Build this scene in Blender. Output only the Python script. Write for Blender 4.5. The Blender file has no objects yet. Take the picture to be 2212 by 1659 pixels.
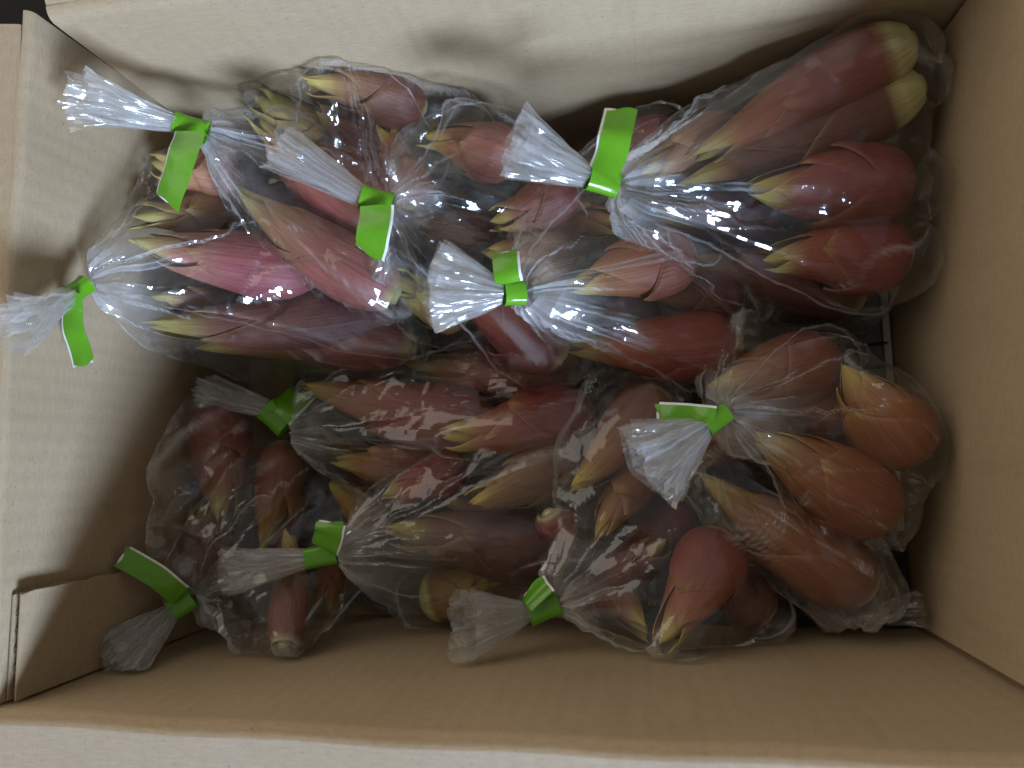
import bpy, bmesh, math, random
import numpy as np
from mathutils import Vector, Matrix

# ---------------------------------------------------------------- camera
F_PX, CX, CY, HC = 1533.0, 1106.0, 829.5, 0.364          # focal length and centre in a 2212 px wide picture; height over the box floor
NADIR, ROLL = (1360.2, 986.6), 0.0160
X0, X1, Y0, Y1, H = -0.2102, 0.1262, -0.0806, 0.1651, 0.148   # inside of the box

sc = bpy.context.scene
col = sc.collection
wd = np.array([NADIR[0] - CX, -(NADIR[1] - CY), -F_PX]); wd /= np.linalg.norm(wd)
ex = np.array([math.cos(ROLL), math.sin(ROLL), 0.0]); ex -= wd * (ex @ wd); ex /= np.linalg.norm(ex)
ez = -wd; ey = np.cross(ez, ex)
RM = np.array([ex, ey, ez])                               # rows: world axes in camera space
cam_d = bpy.data.cameras.new('camera'); cam = bpy.data.objects.new('camera', cam_d); col.objects.link(cam)
m = Matrix(RM.tolist()).to_4x4(); m.translation = (0, 0, HC); cam.matrix_world = m
cam_d.sensor_fit = 'HORIZONTAL'; cam_d.sensor_width = 36.0; cam_d.lens = F_PX / 2212 * 36
cam_d.clip_start = 0.01; cam_d.clip_end = 50
cam_d.dof.use_dof = True; cam_d.dof.focus_distance = 0.285; cam_d.dof.aperture_fstop = 8.0
sc.camera = cam

def P(px, py, z):
    """point at height z over the box floor that lies on this line of sight"""
    d = RM @ np.array([(px - CX) / F_PX, -(py - CY) / F_PX, -1.0])
    return np.array([0, 0, HC]) + d * ((z - HC) / d[2])
def PI(px, py, z, mg=.002):                               # the same, raised until it clears the walls by mg
    while True:
        q = P(px, py, z)
        if z > H or (X0 + mg < q[0] < X1 - mg and Y0 + mg < q[1] < Y1 - mg): return q
        z += .001
def mm(px, z):                                            # size of px picture pixels at height z, in metres
    return px * (HC - z) / F_PX

# ---------------------------------------------------------------- light
w = bpy.data.worlds.new('World'); sc.world = w; w.use_nodes = True
bg = w.node_tree.nodes['Background']
bg.inputs[0].default_value = (1.0, 0.93, 0.83, 1); bg.inputs[1].default_value = 0.235
AZ, EL, DIST = math.radians(34), math.radians(22), 2.6    # the window: low, towards the lower right of the picture
ld = bpy.data.lights.new('window_light', 'AREA'); ld.shape = 'RECTANGLE'; ld.size = 0.70; ld.size_y = 0.62
ld.energy = 150; ld.color = (0.53, 0.70, 0.98)
lo = bpy.data.objects.new('window_light', ld); col.objects.link(lo)
ldir = Vector((math.sin(AZ) * math.cos(EL), -math.cos(AZ) * math.cos(EL), math.sin(EL)))
lo.location = Vector((-0.03, 0.06, 0.08)) + ldir * DIST
lo.rotation_euler = (-ldir).to_track_quat('-Z', 'Y').to_euler()
for rv, en, cl in (((-0.66, 0.52, 0.56), 27, (1.0, 0.90, 0.76)),):   # the room's own soft light, from the side beyond the box
    rd = bpy.data.lights.new('room_light', 'AREA'); rd.shape = 'RECTANGLE'; rd.size = 3.0; rd.size_y = 2.0
    rd.energy = en; rd.color = cl
    ro = bpy.data.objects.new('room_light', rd); col.objects.link(ro)
    rdir = Vector(rv).normalized()
    ro.location = rdir * 2.3; ro.rotation_euler = (-rdir).to_track_quat('-Z', 'Y').to_euler()
vs = sc.view_settings
vs.view_transform = 'Standard'; vs.look = 'None'; vs.gamma = 1.0; vs.exposure = 0.0; vs.use_curve_mapping = False
sc.render.engine = 'CYCLES'
cy = sc.cycles
cy.use_denoising = True
cy.max_bounces = 6; cy.diffuse_bounces = 3; cy.glossy_bounces = 2; cy.transmission_bounces = 2; cy.use_adaptive_sampling = True; cy.adaptive_threshold = 0.03; cy.transparent_max_bounces = 96
cy.caustics_reflective = False; cy.caustics_refractive = False; cy.sample_clamp_indirect = 4.0

rng = np.random.default_rng(7)
random.seed(7)

# ---------------------------------------------------------------- helpers
def tag(o, label=None, cat=None, group=None, kind=None):
    if label: o['label'] = label
    if cat: o['category'] = cat
    if group: o['group'] = group
    if kind: o['kind'] = kind
    return o
def empty(name, loc):
    o = bpy.data.objects.new(name, None); col.objects.link(o); o.location = Vector(loc); o.empty_display_size = 0.01
    return o
def obj(name, verts, faces, mat, parent=None, smooth=True, sharp=None, uv=None, colr=None):
    me = bpy.data.meshes.new(name)
    V = np.asarray(verts, float)
    if parent is not None:
        off = np.array(parent.location); q = parent.parent
        while q is not None: off = off + np.array(q.location); q = q.parent
        V = V - off
    me.from_pydata([tuple(v) for v in V], [], faces)
    if smooth: me.polygons.foreach_set('use_smooth', [True] * len(me.polygons))
    if uv is not None:
        l = me.uv_layers.new(name='UV'); idx = np.empty(len(me.loops), int); me.loops.foreach_get('vertex_index', idx)
        l.data.foreach_set('uv', np.asarray(uv, float)[idx].ravel())
    if colr is not None:
        a = me.color_attributes.new('Col', 'FLOAT_COLOR', 'POINT')
        c = np.ones((len(V), 4)); c[:, :3] = colr; a.data.foreach_set('color', c.ravel())
    if sharp: me.set_sharp_from_angle(angle=math.radians(sharp))
    me.materials.append(mat); me.update()
    o = bpy.data.objects.new(name, me); col.objects.link(o)
    if parent is not None: o.parent = parent
    return o
def grid_faces(n, k, wrap=False):                         # n rows of k columns
    f = []
    for i in range(n - 1):
        for j in range(k if wrap else k - 1):
            j2 = (j + 1) % k
            f.append((i * k + j, i * k + j2, (i + 1) * k + j2, (i + 1) * k + j))
    return f
def hashf(ix, iy, iz, seed):
    h = (ix.astype(np.int64) * 374761393 + iy.astype(np.int64) * 668265263 + iz.astype(np.int64) * 2147483647 + seed * 974711) & 0xffffffff
    h = ((h ^ (h >> 13)) * 1274126177) & 0xffffffff
    h = ((h ^ (h >> 16)) * 2246822519) & 0xffffffff
    h = h ^ (h >> 15)
    return (h & 0xffffff) / float(0xffffff) * 2 - 1
def crease(p, scale, seed):
    """piecewise linear noise: flat facets that meet in straight creases, as in crumpled film"""
    r = np.random.default_rng(seed); q, _ = np.linalg.qr(r.normal(size=(3, 3)))
    p = p @ q / scale
    p = p + 0.35 * np.sin(p[:, [1, 2, 0]] * 1.7 + r.uniform(0, 6, 3))
    c = np.floor(p).astype(int); f = p - c
    o = np.argsort(-f, axis=1); s = np.take_along_axis(f, o, 1)
    v = hashf(c[:, 0], c[:, 1], c[:, 2], seed) * (1 - s[:, 0])
    cur = c.copy(); wts = [s[:, 0] - s[:, 1], s[:, 1] - s[:, 2], s[:, 2]]
    for k in range(3):
        cur[np.arange(len(p)), o[:, k]] += 1
        v = v + hashf(cur[:, 0], cur[:, 1], cur[:, 2], seed) * wts[k]
    return v
def sstep(a, b, x):
    t = np.clip((np.asarray(x, float) - a) / (b - a), 0, 1); return t * t * (3 - 2 * t)
def unit(v): return v / (np.linalg.norm(v) + 1e-12)

# ---------------------------------------------------------------- materials
class NT:
    def __init__(s, name):
        s.m = bpy.data.materials.new(name); s.m.use_nodes = True; s.t = s.m.node_tree; s.t.nodes.clear()
        s.out = s.n('ShaderNodeOutputMaterial')
    def n(s, typ, ins=None, **kw):
        nd = s.t.nodes.new(typ)
        for k, v in kw.items(): setattr(nd, k, v)
        for k, v in (ins or {}).items():
            if isinstance(v, bpy.types.NodeSocket): s.t.links.new(v, nd.inputs[k])
            else: nd.inputs[k].default_value = v
        return nd
    def math(s, op, a, b=0.0, c=0.0, clamp=False):
        return s.n('ShaderNodeMath', {0: a, 1: b, 2: c}, operation=op, use_clamp=clamp).outputs[0]
    def mix(s, fac, a, b, blend='MIX'):
        nd = s.n('ShaderNodeMix', data_type='RGBA', blend_type=blend)
        for k, v in ((0, fac), (6, a), (7, b)):
            if isinstance(v, bpy.types.NodeSocket): s.t.links.new(v, nd.inputs[k])
            else: nd.inputs[k].default_value = v
        return nd.outputs[2]
    def ramp(s, fac, stops):
        nd = s.n('ShaderNodeValToRGB', {0: fac}); e = nd.color_ramp.elements
        while len(e) < len(stops): e.new(0.5)
        for el, (p, c) in zip(e, stops): el.position = p; el.color = c if len(c) == 4 else (*c, 1)
        return nd.outputs[0]
    def noise(s, vec, scale, detail=2.0, rough=0.5, dist=0.0):
        return s.n('ShaderNodeTexNoise', {'Vector': vec, 'Scale': scale, 'Detail': detail, 'Roughness': rough, 'Distortion': dist}).outputs[0]
    def mapping(s, vec, scale=(1, 1, 1), rot=(0, 0, 0)):
        return s.n('ShaderNodeMapping', {'Vector': vec, 'Scale': scale, 'Rotation': rot}).outputs[0]
    def bump(s, h, strength, dist):
        return s.n('ShaderNodeBump', {'Height': h, 'Strength': strength, 'Distance': dist}).outputs[0]
    def surf(s, sh): s.t.links.new(sh, s.out.inputs[0]); return s.m

def mat_card(name, flute_axis, c1=(0.425, 0.318, 0.20), c2=(0.375, 0.275, 0.165)):
    t = NT(name); co = t.n('ShaderNodeTexCoord').outputs['Object']
    big = t.noise(co, 14, 3, .6)
    c = t.mix(t.ramp(big, [(.35, (0, 0, 0)), (.65, (1, 1, 1))]), (*c2, 1), (*c1, 1))
    fs = {0: (90, 700, 700), 1: (700, 90, 700), 2: (700, 700, 90)}[flute_axis]
    fib = t.noise(t.mapping(co, fs), 2.0, 3, .7)
    c = t.mix(0.5, c, t.mix(fib, (0.255, 0.19, 0.12, 1), (0.55, 0.435, 0.285, 1)))
    speck = t.ramp(t.noise(co, 1300, 1, .6), [(.62, (0, 0, 0)), (.72, (1, 1, 1))])
    c = t.mix(t.math('MULTIPLY', speck, 0.3), c, (0.13, 0.085, 0.05, 1))
    sp2 = t.ramp(t.noise(co, 520, 0, .5), [(.86, (0, 0, 0)), (.88, (1, 1, 1))])
    c = t.mix(t.math('MULTIPLY', sp2, 0.45), c, (0.14, 0.09, 0.05, 1))
    scf = t.ramp(t.noise(t.mapping(co, {0: (60, 9, 9), 1: (9, 60, 9), 2: (9, 9, 60)}[flute_axis], (0.3, 0.5, 0.2)), 1.0, 5, .7, .6), [(.56, (0, 0, 0)), (.74, (1, 1, 1))])
    c = t.mix(t.math('MULTIPLY', scf, 0.22), c, (0.25, 0.18, 0.11, 1))
    # faint washboard of the corrugation under the liner
    sep = t.n('ShaderNodeSeparateXYZ', {0: co}).outputs[flute_axis]
    wash = t.math('SINE', t.math('MULTIPLY', sep, 2 * math.pi / 0.0072))
    hgt = t.math('ADD', t.math('MULTIPLY', wash, 0.10), t.math('ADD', t.math('MULTIPLY', fib, 0.3), t.math('MULTIPLY', big, 2.0)))
    b = t.n('ShaderNodeBsdfPrincipled', {'Base Color': c, 'Roughness': 0.88, 'Specular IOR Level': 0.18, 'Normal': t.bump(hgt, 0.35, 0.0009)})
    return t.surf(b.outputs[0])
M_CARD_X = mat_card('cardboard_flutes_x', 0)
M_CARD_Y = mat_card('cardboard_flutes_y', 1)
M_CARD_NEAR_FLAP = mat_card('cardboard_near_flap', 0, (0.41, 0.345, 0.275), (0.36, 0.30, 0.23))  # paler, greyer card colour, used on the near flap alone
def mat_plain(name, c, rough=0.6, spec=0.4):
    t = NT(name); co = t.n('ShaderNodeTexCoord').outputs['Object']
    n = t.noise(co, 300, 3, .6)
    cc = t.mix(n, (c[0] * .8, c[1] * .8, c[2] * .8, 1), (min(c[0] * 1.2, 1), min(c[1] * 1.2, 1), min(c[2] * 1.2, 1), 1))
    b = t.n('ShaderNodeBsdfPrincipled', {'Base Color': cc, 'Roughness': rough, 'Specular IOR Level': spec, 'Normal': t.bump(n, 0.15, 0.0003)})
    return t.surf(b.outputs[0])
M_CORE = mat_plain('corrugated_medium', (0.24, 0.17, 0.10), 0.9, 0.1)
M_EDGE = mat_plain('cut_card_edge', (0.52, 0.45, 0.36), 0.9, 0.1)
M_TABLE = mat_plain('dark_tabletop', (0.006, 0.006, 0.008), 0.7, 0.15)
M_BLACK = mat_plain('black_print', (0.008, 0.008, 0.010), 0.5, 0.4)
M_WHITE = mat_plain('white_tape_backing', (0.80, 0.82, 0.82), 0.4, 0.4)
M_INK = mat_plain('white_ink', (0.80, 0.78, 0.78), 0.6, 0.2)

def mat_paper():
    t = NT('newsprint'); co = t.n('ShaderNodeTexCoord').outputs['Object']
    sp = t.n('ShaderNodeSeparateXYZ', {0: co}).outputs
    line = t.math('GREATER_THAN', t.math('SINE', t.math('MULTIPLY', sp[1], 2 * math.pi / 0.0042)), 0.1)
    glyph = t.math('GREATER_THAN', t.noise(t.mapping(co, (900, 500, 1)), 1.0, 1, .5), 0.53)
    blk = t.math('GREATER_THAN', t.noise(co, 22, 0, .5), 0.50)
    ink = t.math('MULTIPLY', t.math('MULTIPLY', line, glyph), blk)
    base = t.mix(t.noise(co, 60, 3, .6), (0.12, 0.13, 0.128, 1), (0.17, 0.178, 0.172, 1))
    c = t.mix(t.math('MULTIPLY', ink, .8), base, (0.03, 0.03, 0.03, 1))
    b = t.n('ShaderNodeBsdfPrincipled', {'Base Color': c, 'Roughness': 0.8, 'Specular IOR Level': 0.2})
    return t.surf(b.outputs[0])
M_PAPER = mat_paper()
M_MARGIN = mat_plain('paper_margin', (0.48, 0.45, 0.44), 0.8, 0.2)

def mat_bud():
    t = NT('ginger_bud_skin')
    c = t.n('ShaderNodeVertexColor', layer_name='Col').outputs[0]
    uv = t.n('ShaderNodeUVMap').outputs[0]
    st = t.noise(t.mapping(uv, (75, 2.2, 1)), 1.0, 3, .6, .15)
    st2 = t.noise(t.mapping(uv, (26, 1.2, 1)), 1.0, 2, .5, .3)
    co = t.n('ShaderNodeTexCoord').outputs['Object']
    bl = t.noise(co, 130, 4, .65)
    fine = t.noise(co, 900, 2, .6)
    k = t.math('ADD', 0.12, t.math('ADD', t.math('MULTIPLY', st, 1.05), t.math('MULTIPLY', st2, 0.65)))
    c = t.mix(1.0, c, t.n('ShaderNodeCombineColor', {0: k, 1: k, 2: k}).outputs[0], 'MULTIPLY')
    blm = t.ramp(bl, [(.42, (0, 0, 0)), (.72, (1, 1, 1))])
    c = t.mix(t.math('MULTIPLY', blm, 0.28), c, (0.25, 0.115, 0.05, 1))
    dirt = t.ramp(t.noise(co, 420, 2, .6), [(.66, (0, 0, 0)), (.72, (1, 1, 1))])
    dm = t.math('MULTIPLY', dirt, t.ramp(t.noise(co, 45, 1, .5), [(.55, (0, 0, 0)), (.68, (1, 1, 1))]))
    c = t.mix(t.math('MULTIPLY', dm, 0.75), c, (0.05, 0.03, 0.02, 1))
    h = t.math('ADD', t.math('MULTIPLY', st, 1.0), t.math('MULTIPLY', fine, 0.25))
    rough = t.math('ADD', 0.38, t.math('MULTIPLY', bl, 0.30))
    b = t.n('ShaderNodeBsdfPrincipled', {'Base Color': c, 'Roughness': rough, 'Specular IOR Level': 0.45, 'Normal': t.bump(h, 0.6, 0.0008)})
    return t.surf(b.outputs[0])
M_BUD = mat_bud()

def mat_tape():
    t = NT('green_tape'); co = t.n('ShaderNodeTexCoord').outputs['Object']
    n = t.noise(co, 260, 3, .6)
    c = t.mix(n, (0.095, 0.29, 0.010, 1), (0.120, 0.345, 0.015, 1))
    b = t.n('ShaderNodeBsdfPrincipled', {'Base Color': c, 'Roughness': 0.22, 'Specular IOR Level': 0.55,
        'Normal': t.bump(t.math('ADD', n, t.math('MULTIPLY', t.noise(co, 90, 1, .5), 2.0)), 0.25, 0.0006)})
    return t.surf(b.outputs[0])
M_TAPE = mat_tape()

def mat_film(name, haze, f0, rough=0.05, bump=0.0, streaks=(22, 5), hl=.35, white=0.0):
    """thin clear packing film: Fresnel reflection over straight-through transmission, milky where it is creased or bunched"""
    t = NT(name); uv = t.n('ShaderNodeUVMap').outputs[0]
    nz = t.noise(t.mapping(uv, (*streaks, 1)), 1.0, 2, .65, .5)
    kw = {}
    if bump:
        oc = t.n('ShaderNodeTexCoord').outputs['Object']
        kw = {'Normal': t.bump(t.math('ADD', t.noise(oc, 150, 1, .5, .4), t.ramp(t.noise(oc, 800, 0, .5), [(.70, (0, 0, 0)), (.80, (.35, .35, .35))])), bump, 0.0012)}
    fc = t.n('ShaderNodeLayerWeight', {'Blend': 0.5, **kw}).outputs['Facing']
    f2 = t.math('MULTIPLY', fc, fc); f4 = t.math('MULTIPLY', f2, f2)
    fr = t.math('ADD', f0, t.math('MULTIPLY', f4, 0.70), clamp=True)
    g1 = t.n('ShaderNodeBsdfGlossy', {'Color': (0.97, 0.98, 1, 1), 'Roughness': rough, **kw}).outputs[0]
    g2 = t.n('ShaderNodeBsdfGlossy', {'Color': (0.97, 0.98, 1, 1), 'Roughness': 0.36, **kw}).outputs[0]
    gl = t.n('ShaderNodeMixShader', {0: 0.14, 1: g1, 2: g2}).outputs[0]
    tr = t.n('ShaderNodeBsdfTransparent', {'Color': (0.975, 0.972, 0.965, 1)}).outputs[0]
    df = t.n('ShaderNodeBsdfDiffuse', {'Color': (0.88, 0.89, 0.90, 1)}).outputs[0]
    tl = t.n('ShaderNodeBsdfTranslucent', {'Color': (0.88, 0.89, 0.90, 1)}).outputs[0]
    hz = t.n('ShaderNodeMixShader', {0: 0.5, 1: df, 2: tl}).outputs[0]
    hf = t.math('MULTIPLY', t.math('ADD', t.ramp(nz, [(hl, (0.2, 0.2, 0.2)), (.75, (1, 1, 1))]), t.math('MULTIPLY', f2, 1.6)), haze, clamp=True)
    if white:
        cr = t.n('ShaderNodeSeparateColor', {0: t.n('ShaderNodeVertexColor', layer_name='Col').outputs[0]}).outputs[0]
        hf = t.math('ADD', hf, t.math('MULTIPLY', cr, white), clamp=True)
    a = t.n('ShaderNodeMixShader', {0: hf, 1: tr, 2: hz}).outputs[0]
    return t.surf(t.n('ShaderNodeMixShader', {0: fr, 1: a, 2: gl}).outputs[0])
M_FILM = mat_film('clear_film', 0.012, 0.060, 0.05, 0.06, white=0.6)
M_TAIL = mat_film('gathered_film', 0.34, 0.09, 0.10, 0.0, (10, 1.2))
M_SEAM = mat_film('film_seam', 0.45, 0.14, 0.10)

# ---------------------------------------------------------------- the setting
o = obj('tabletop', [(-2, -2, -.012), (2, -2, -.012), (2, 2, -.012), (-2, 2, -.012)], [(0, 1, 2, 3)], M_TABLE); tag(o, kind='structure')
box = empty('cardboard_box', (0, 0, 0))
tag(box, 'open brown corrugated cardboard box holding all the film bags', 'box')
TH = 0.004
def slab(name, axis, a0, a1, c_in, sgn, mat, z0=-0.004, z1=H, roll=0.0045, parent=box, lean=0.0):
    """wall panel with a rounded crease at its top; axis 'x' runs along x with its inside face at y=c_in"""
    prof = [(0, z0), (0, z0 + .03), (0, z0 + .06), (0, z0 + .09)]
    for k in range(7):
        a = k / 6 * math.pi / 2
        prof.append((roll * (1 - math.cos(a)), z1 - roll + roll * math.sin(a)))
    prof += [(roll, z1 - TH), (TH, z1 - roll - .002), (TH, z0)]
    n = 25; V = []; uvs = []
    for i in range(n):
        s = a0 + (a1 - a0) * i / (n - 1)
        bow = 0.0012 * math.sin(math.pi * i / (n - 1)) + 0.0004 * math.sin(i * 1.3)
        for (d, z) in prof:
            dd = c_in + sgn * (d + lean * max(z, 0) / z1 + bow * max(z, 0) / z1 * (1 if d < 1e-6 else 1))
            V.append((s, dd, z) if axis == 'x' else (dd, s, z))
    f = grid_faces(n, len(prof), True)
    f += [tuple(range(len(prof))), tuple((n - 1) * len(prof) + j for j in range(len(prof)))]
    return obj(name, V, f, mat, parent, sharp=40)
CH = 0.0022
slab('wall_panel', 'x', X0 + CH, X1 + .006, Y1, 1, M_CARD_X)
slab('wall_panel', 'x', X0 - .03, X1 + .004, Y0, -1, M_CARD_X)
slab('wall_panel', 'y', Y0 + .0004, Y1 + .004, X0, -1, M_CARD_Y, roll=.003, lean=.0045)
slab('wall_panel', 'y', Y0 + CH + .001, Y1 - CH, X1, 1, M_CARD_Y)
def boxmesh(name, lo_, hi_, mat, parent):
    a, b = lo_, hi_
    V = [(x, y, z) for z in (a[2], b[2]) for y in (a[1], b[1]) for x in (a[0], b[0])]
    return obj(name, V, [(0, 2, 3, 1), (4, 5, 7, 6), (0, 1, 5, 4), (2, 6, 7, 3), (0, 4, 6, 2), (1, 3, 7, 5)], mat, parent, smooth=False)
boxmesh('floor_panel', (X0 - .004, Y0 - .004, -.008), (X1 + .004, Y1 + .004, -.0042), M_CARD_X, box)
# recessed strips behind the open corner creases
boxmesh('corner_crease', (X1 + .0030, Y0 - .003, -.003), (X1 + .0055, Y0 + .008, H - .004), M_CORE, box)
boxmesh('corner_crease', (X0 - .0002, Y1 + .0045, -.003), (X0 + .006, Y1 + .0065, H - .004), M_CORE, box)
boxmesh('corner_crease', (X1 + .0032, Y1 - .006, -.003), (X1 + .0055, Y1 + .003, H - .004), M_CORE, box)

def flap(name, p0, p1, out, length, slope, mat):
    """lid flap from the crease p0-p1, leaving in direction out at a slope (radians, up positive)"""
    p0, p1, out = np.array(p0), np.array(p1), np.array(out, float)
    d = out * math.cos(slope) + np.array([0, 0, math.sin(slope)]); nn = unit(np.cross(p1 - p0, d)); nn = nn if nn[2] > 0 else -nn
    n, k = 24, 10; V = []
    for s in (0, 1):
        for i in range(k):
            for j in range(n):
                u = j / (n - 1); v = i / (k - 1)
                q = p0 + (p1 - p0) * u + d * (length * v) - nn * (TH * .8 * s) + nn * (0.0008 * math.sin(u * 9 + v * 3) * v)
                if i == k - 1 or j in (0, n - 1): q = q + 0.0005 * rng.normal(size=3) * np.array([1, 1, .3])
                V.append(q)
    A = n * k; f = grid_faces(k, n) + [tuple(A + a for a in reversed(q)) for q in grid_faces(k, n)]
    ring = [j for j in range(n)] + [i * n + n - 1 for i in range(1, k)] + [(k - 1) * n + j for j in range(n - 2, -1, -1)] + [i * n for i in range(k - 2, 0, -1)]
    f += [(ring[i], ring[(i + 1) % len(ring)], A + ring[(i + 1) % len(ring)], A + ring[i]) for i in range(len(ring))]
    return obj(name, V, f, mat, box, sharp=40)
R = 0.0047
flap('lid_flap', (X0 + .002, Y1 + R, H - .0002), (X1, Y1 + R, H - .0002), (0, 1, 0), .12, math.radians(24), M_CARD_X)
flap('lid_flap', (X0 - .03, Y0 - R, H - .0002), (X1 + .004, Y0 - R, H - .0002), (0, -1, 0), .12, math.radians(-7), M_CARD_NEAR_FLAP)
flap('lid_flap', (X0 - .0078, Y0 + .002, H - .0002), (X0 - .0078, Y1 - .001, H - .0002), (-1, 0, 0), .12, math.radians(9), M_CARD_Y)
flap('lid_flap', (X1 + R, Y0 + .006, H - .0002), (X1 + R, Y1 - .004, H - .0002), (1, 0, 0), .12, math.radians(-12), M_CARD_Y)

# glue tab: comes off the near wall and lies on the left wall, its cut end showing the flutes
yt = P(33, 1284, H - .004)[1]; yb = P(290, 1232, .07)[1]
def tab_sheet(name, xa, xb, mat):
    n = 30; V = []; TZ = H - .006
    for x in (xa, xb):
        for i in range(n):
            z = TZ * (i / (n - 1)); y = yt + .0005 * math.sin(i * 2.1) + .0003 * rng.normal()
            V += [(x - .0045 * z / H, Y0 + .0006, z), (x - .0045 * z / H, y, z)]
    A = 2 * n
    f = [(2 * i, 2 * i + 1, 2 * i + 3, 2 * i + 2) for i in range(n - 1)]
    f = f + [tuple(A + a for a in q) for q in f]
    f += [(2 * i + 1, A + 2 * i + 1, A + 2 * i + 3, 2 * i + 3) for i in range(n - 1)]
    f += [(2 * n - 2, 2 * n - 1, A + 2 * n - 1, A + 2 * n - 2)]
    return obj(name, V, f, mat, tabp, smooth=False)
tabp = empty('glue_tab', (0, 0, 0)); tabp.parent = box
tab_sheet('liner_sheet', X0 + .0006, X0 + .0011, M_CARD_Y)
tab_sheet('liner_sheet', X0 + .0036, X0 + .0041, M_CARD_Y)
V = []; n = 140; TZ = H - .0072
for i in range(n):
    y = Y0 + .001 + (yt - .0008 - Y0 - .001) * i / (n - 1)
    x = X0 + .00235 + .0012 * math.sin(2 * math.pi * (y - Y0) / .0062)
    xt = x - .0045 * TZ / H
    V += [(xt - .00022, y, TZ), (xt + .00022, y, TZ - .0002 + .0006 * rng.random()), (x - .00022, y, 0), (x + .00022, y, 0)]
f = []
for i in range(n - 1):
    a, b = 4 * i, 4 * i + 4
    f += [(a, a + 1, b + 1, b), (a, b, b + 2, a + 2), (a + 1, a + 3, b + 3, b + 1)]
obj('corrugated_core', V, f, M_CORE, tabp)

# paper lining on the floor
def sheet(name, pts, z, mat, parent, wob=.0012, n=14):
    a, b, c, d = [np.array(p) for p in pts]; V = []
    for i in range(n):
        for j in range(n):
            u, v = j / (n - 1), i / (n - 1)
            q = (a * (1 - u) + b * u) * (1 - v) + (d * (1 - u) + c * u) * v
            V.append((q[0], q[1], z + wob * (math.sin(u * 7 + v * 4) * .5 + math.sin(v * 11 - u * 3) * .5) + (u > .99) * 0.0))
    return obj(name, V, grid_faces(n, n), mat, parent)
news = empty('newspaper_sheet', (0, 0, 0)); tag(news, 'grey printed newspaper sheet lining the box floor, white margin along right wall', 'newspaper')
xr = X1 - .0015; xm = P(1906, 700, .004)[0]
sheet('printed_page', [(X0 + .03, -.045), (xm - .0006, -.045), (xm - .0006, Y1 - .01), (X0 + .03, Y1 - .01)], .0025, M_PAPER, news)
sheet('page_margin', [(xm - .0002, -.043), (xr, -.043), (xr, Y1 - .015), (xm - .0002, Y1 - .015)], .0045, M_MARGIN, news, .0004)
cr = [P(1862, 745, .0056), P(1880, 744, .0058), P(1905, 741, .006), P(1917, 740, .006)]  # black ridge standing in for the dark crease line in the paper
V = []
for q in cr:
    V += [q + np.array([0, .0005, 0]), q - np.array([0, .0005, 0]), q + np.array([0, 0, .0006])]
f = [(3 * i + a, 3 * i + b, 3 * i + 3 + b, 3 * i + 3 + a) for i in range(3) for a, b in ((0, 2), (2, 1), (1, 0))]
th = obj('crease_line', V, f, M_BLACK); tag(th, 'thin black crease line across the white newspaper margin by right wall', 'crease_line')
bs = empty('black_paper_sheet', (0, 0, 0)); tag(bs, 'glossy black printed paper sheet on floor in lower right corner of box', 'paper')
sheet('page', [(-.02, Y0 + .001), (X1 - .002, Y0 + .001), (X1 - .002, -.036), (-.02, -.036)], .0058, M_BLACK, bs, .0006)
ns2 = empty('newspaper_scrap', (0, 0, 0)); tag(ns2, 'dark grey newspaper scrap with faint lettering at floor below the left tapes', 'newspaper')
sheet('page', [P(560, 1240, .004)[:2], P(900, 1335, .004)[:2], P(1000, 1240, .004)[:2], P(600, 1150, .004)[:2]], .0072, M_PAPER, ns2, .0006)

# ---------------------------------------------------------------- ginger buds
PT = np.array([0, .03, .08, .16, .28, .40, .52, .64, .76, .87, .95, 1.0])
PR = np.array([.32, .52, .75, .93, 1.0, .95, .83, .67, .49, .32, .17, .04])
HUES = {  # main skin, towards the tip, tip   (linear reflectance)
    'pink':   ((.28, .060, .062), (.38, .15, .085), (.60, .50, .17)),
    'red':    ((.185, .036, .033), (.27, .085, .038), (.50, .40, .10)),
    'crimson': ((.165, .025, .030), (.24, .055, .038), (.54, .47, .13)),
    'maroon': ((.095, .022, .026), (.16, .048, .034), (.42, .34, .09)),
    'orange': ((.185, .055, .034), (.29, .12, .043), (.52, .40, .085)),
    'tan':    ((.30, .13, .07), (.48, .33, .18), (.54, .42, .11)),
    'olive':  ((.24, .125, .045), (.32, .23, .065), (.50, .44, .11)),
}
PALE = np.array((.56, .54, .24))
def bud_axis(base, tip, bend, side, n=40):
    L = np.linalg.norm(tip - base); d = (tip - base) / L
    c = (base + tip) / 2 + side * bend * L
    t = np.linspace(0, 1.0, n)[:, None]
    return (1 - t) ** 2 * base + 2 * t * (1 - t) * c + t * t * tip, L
BUDS = {}
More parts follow.
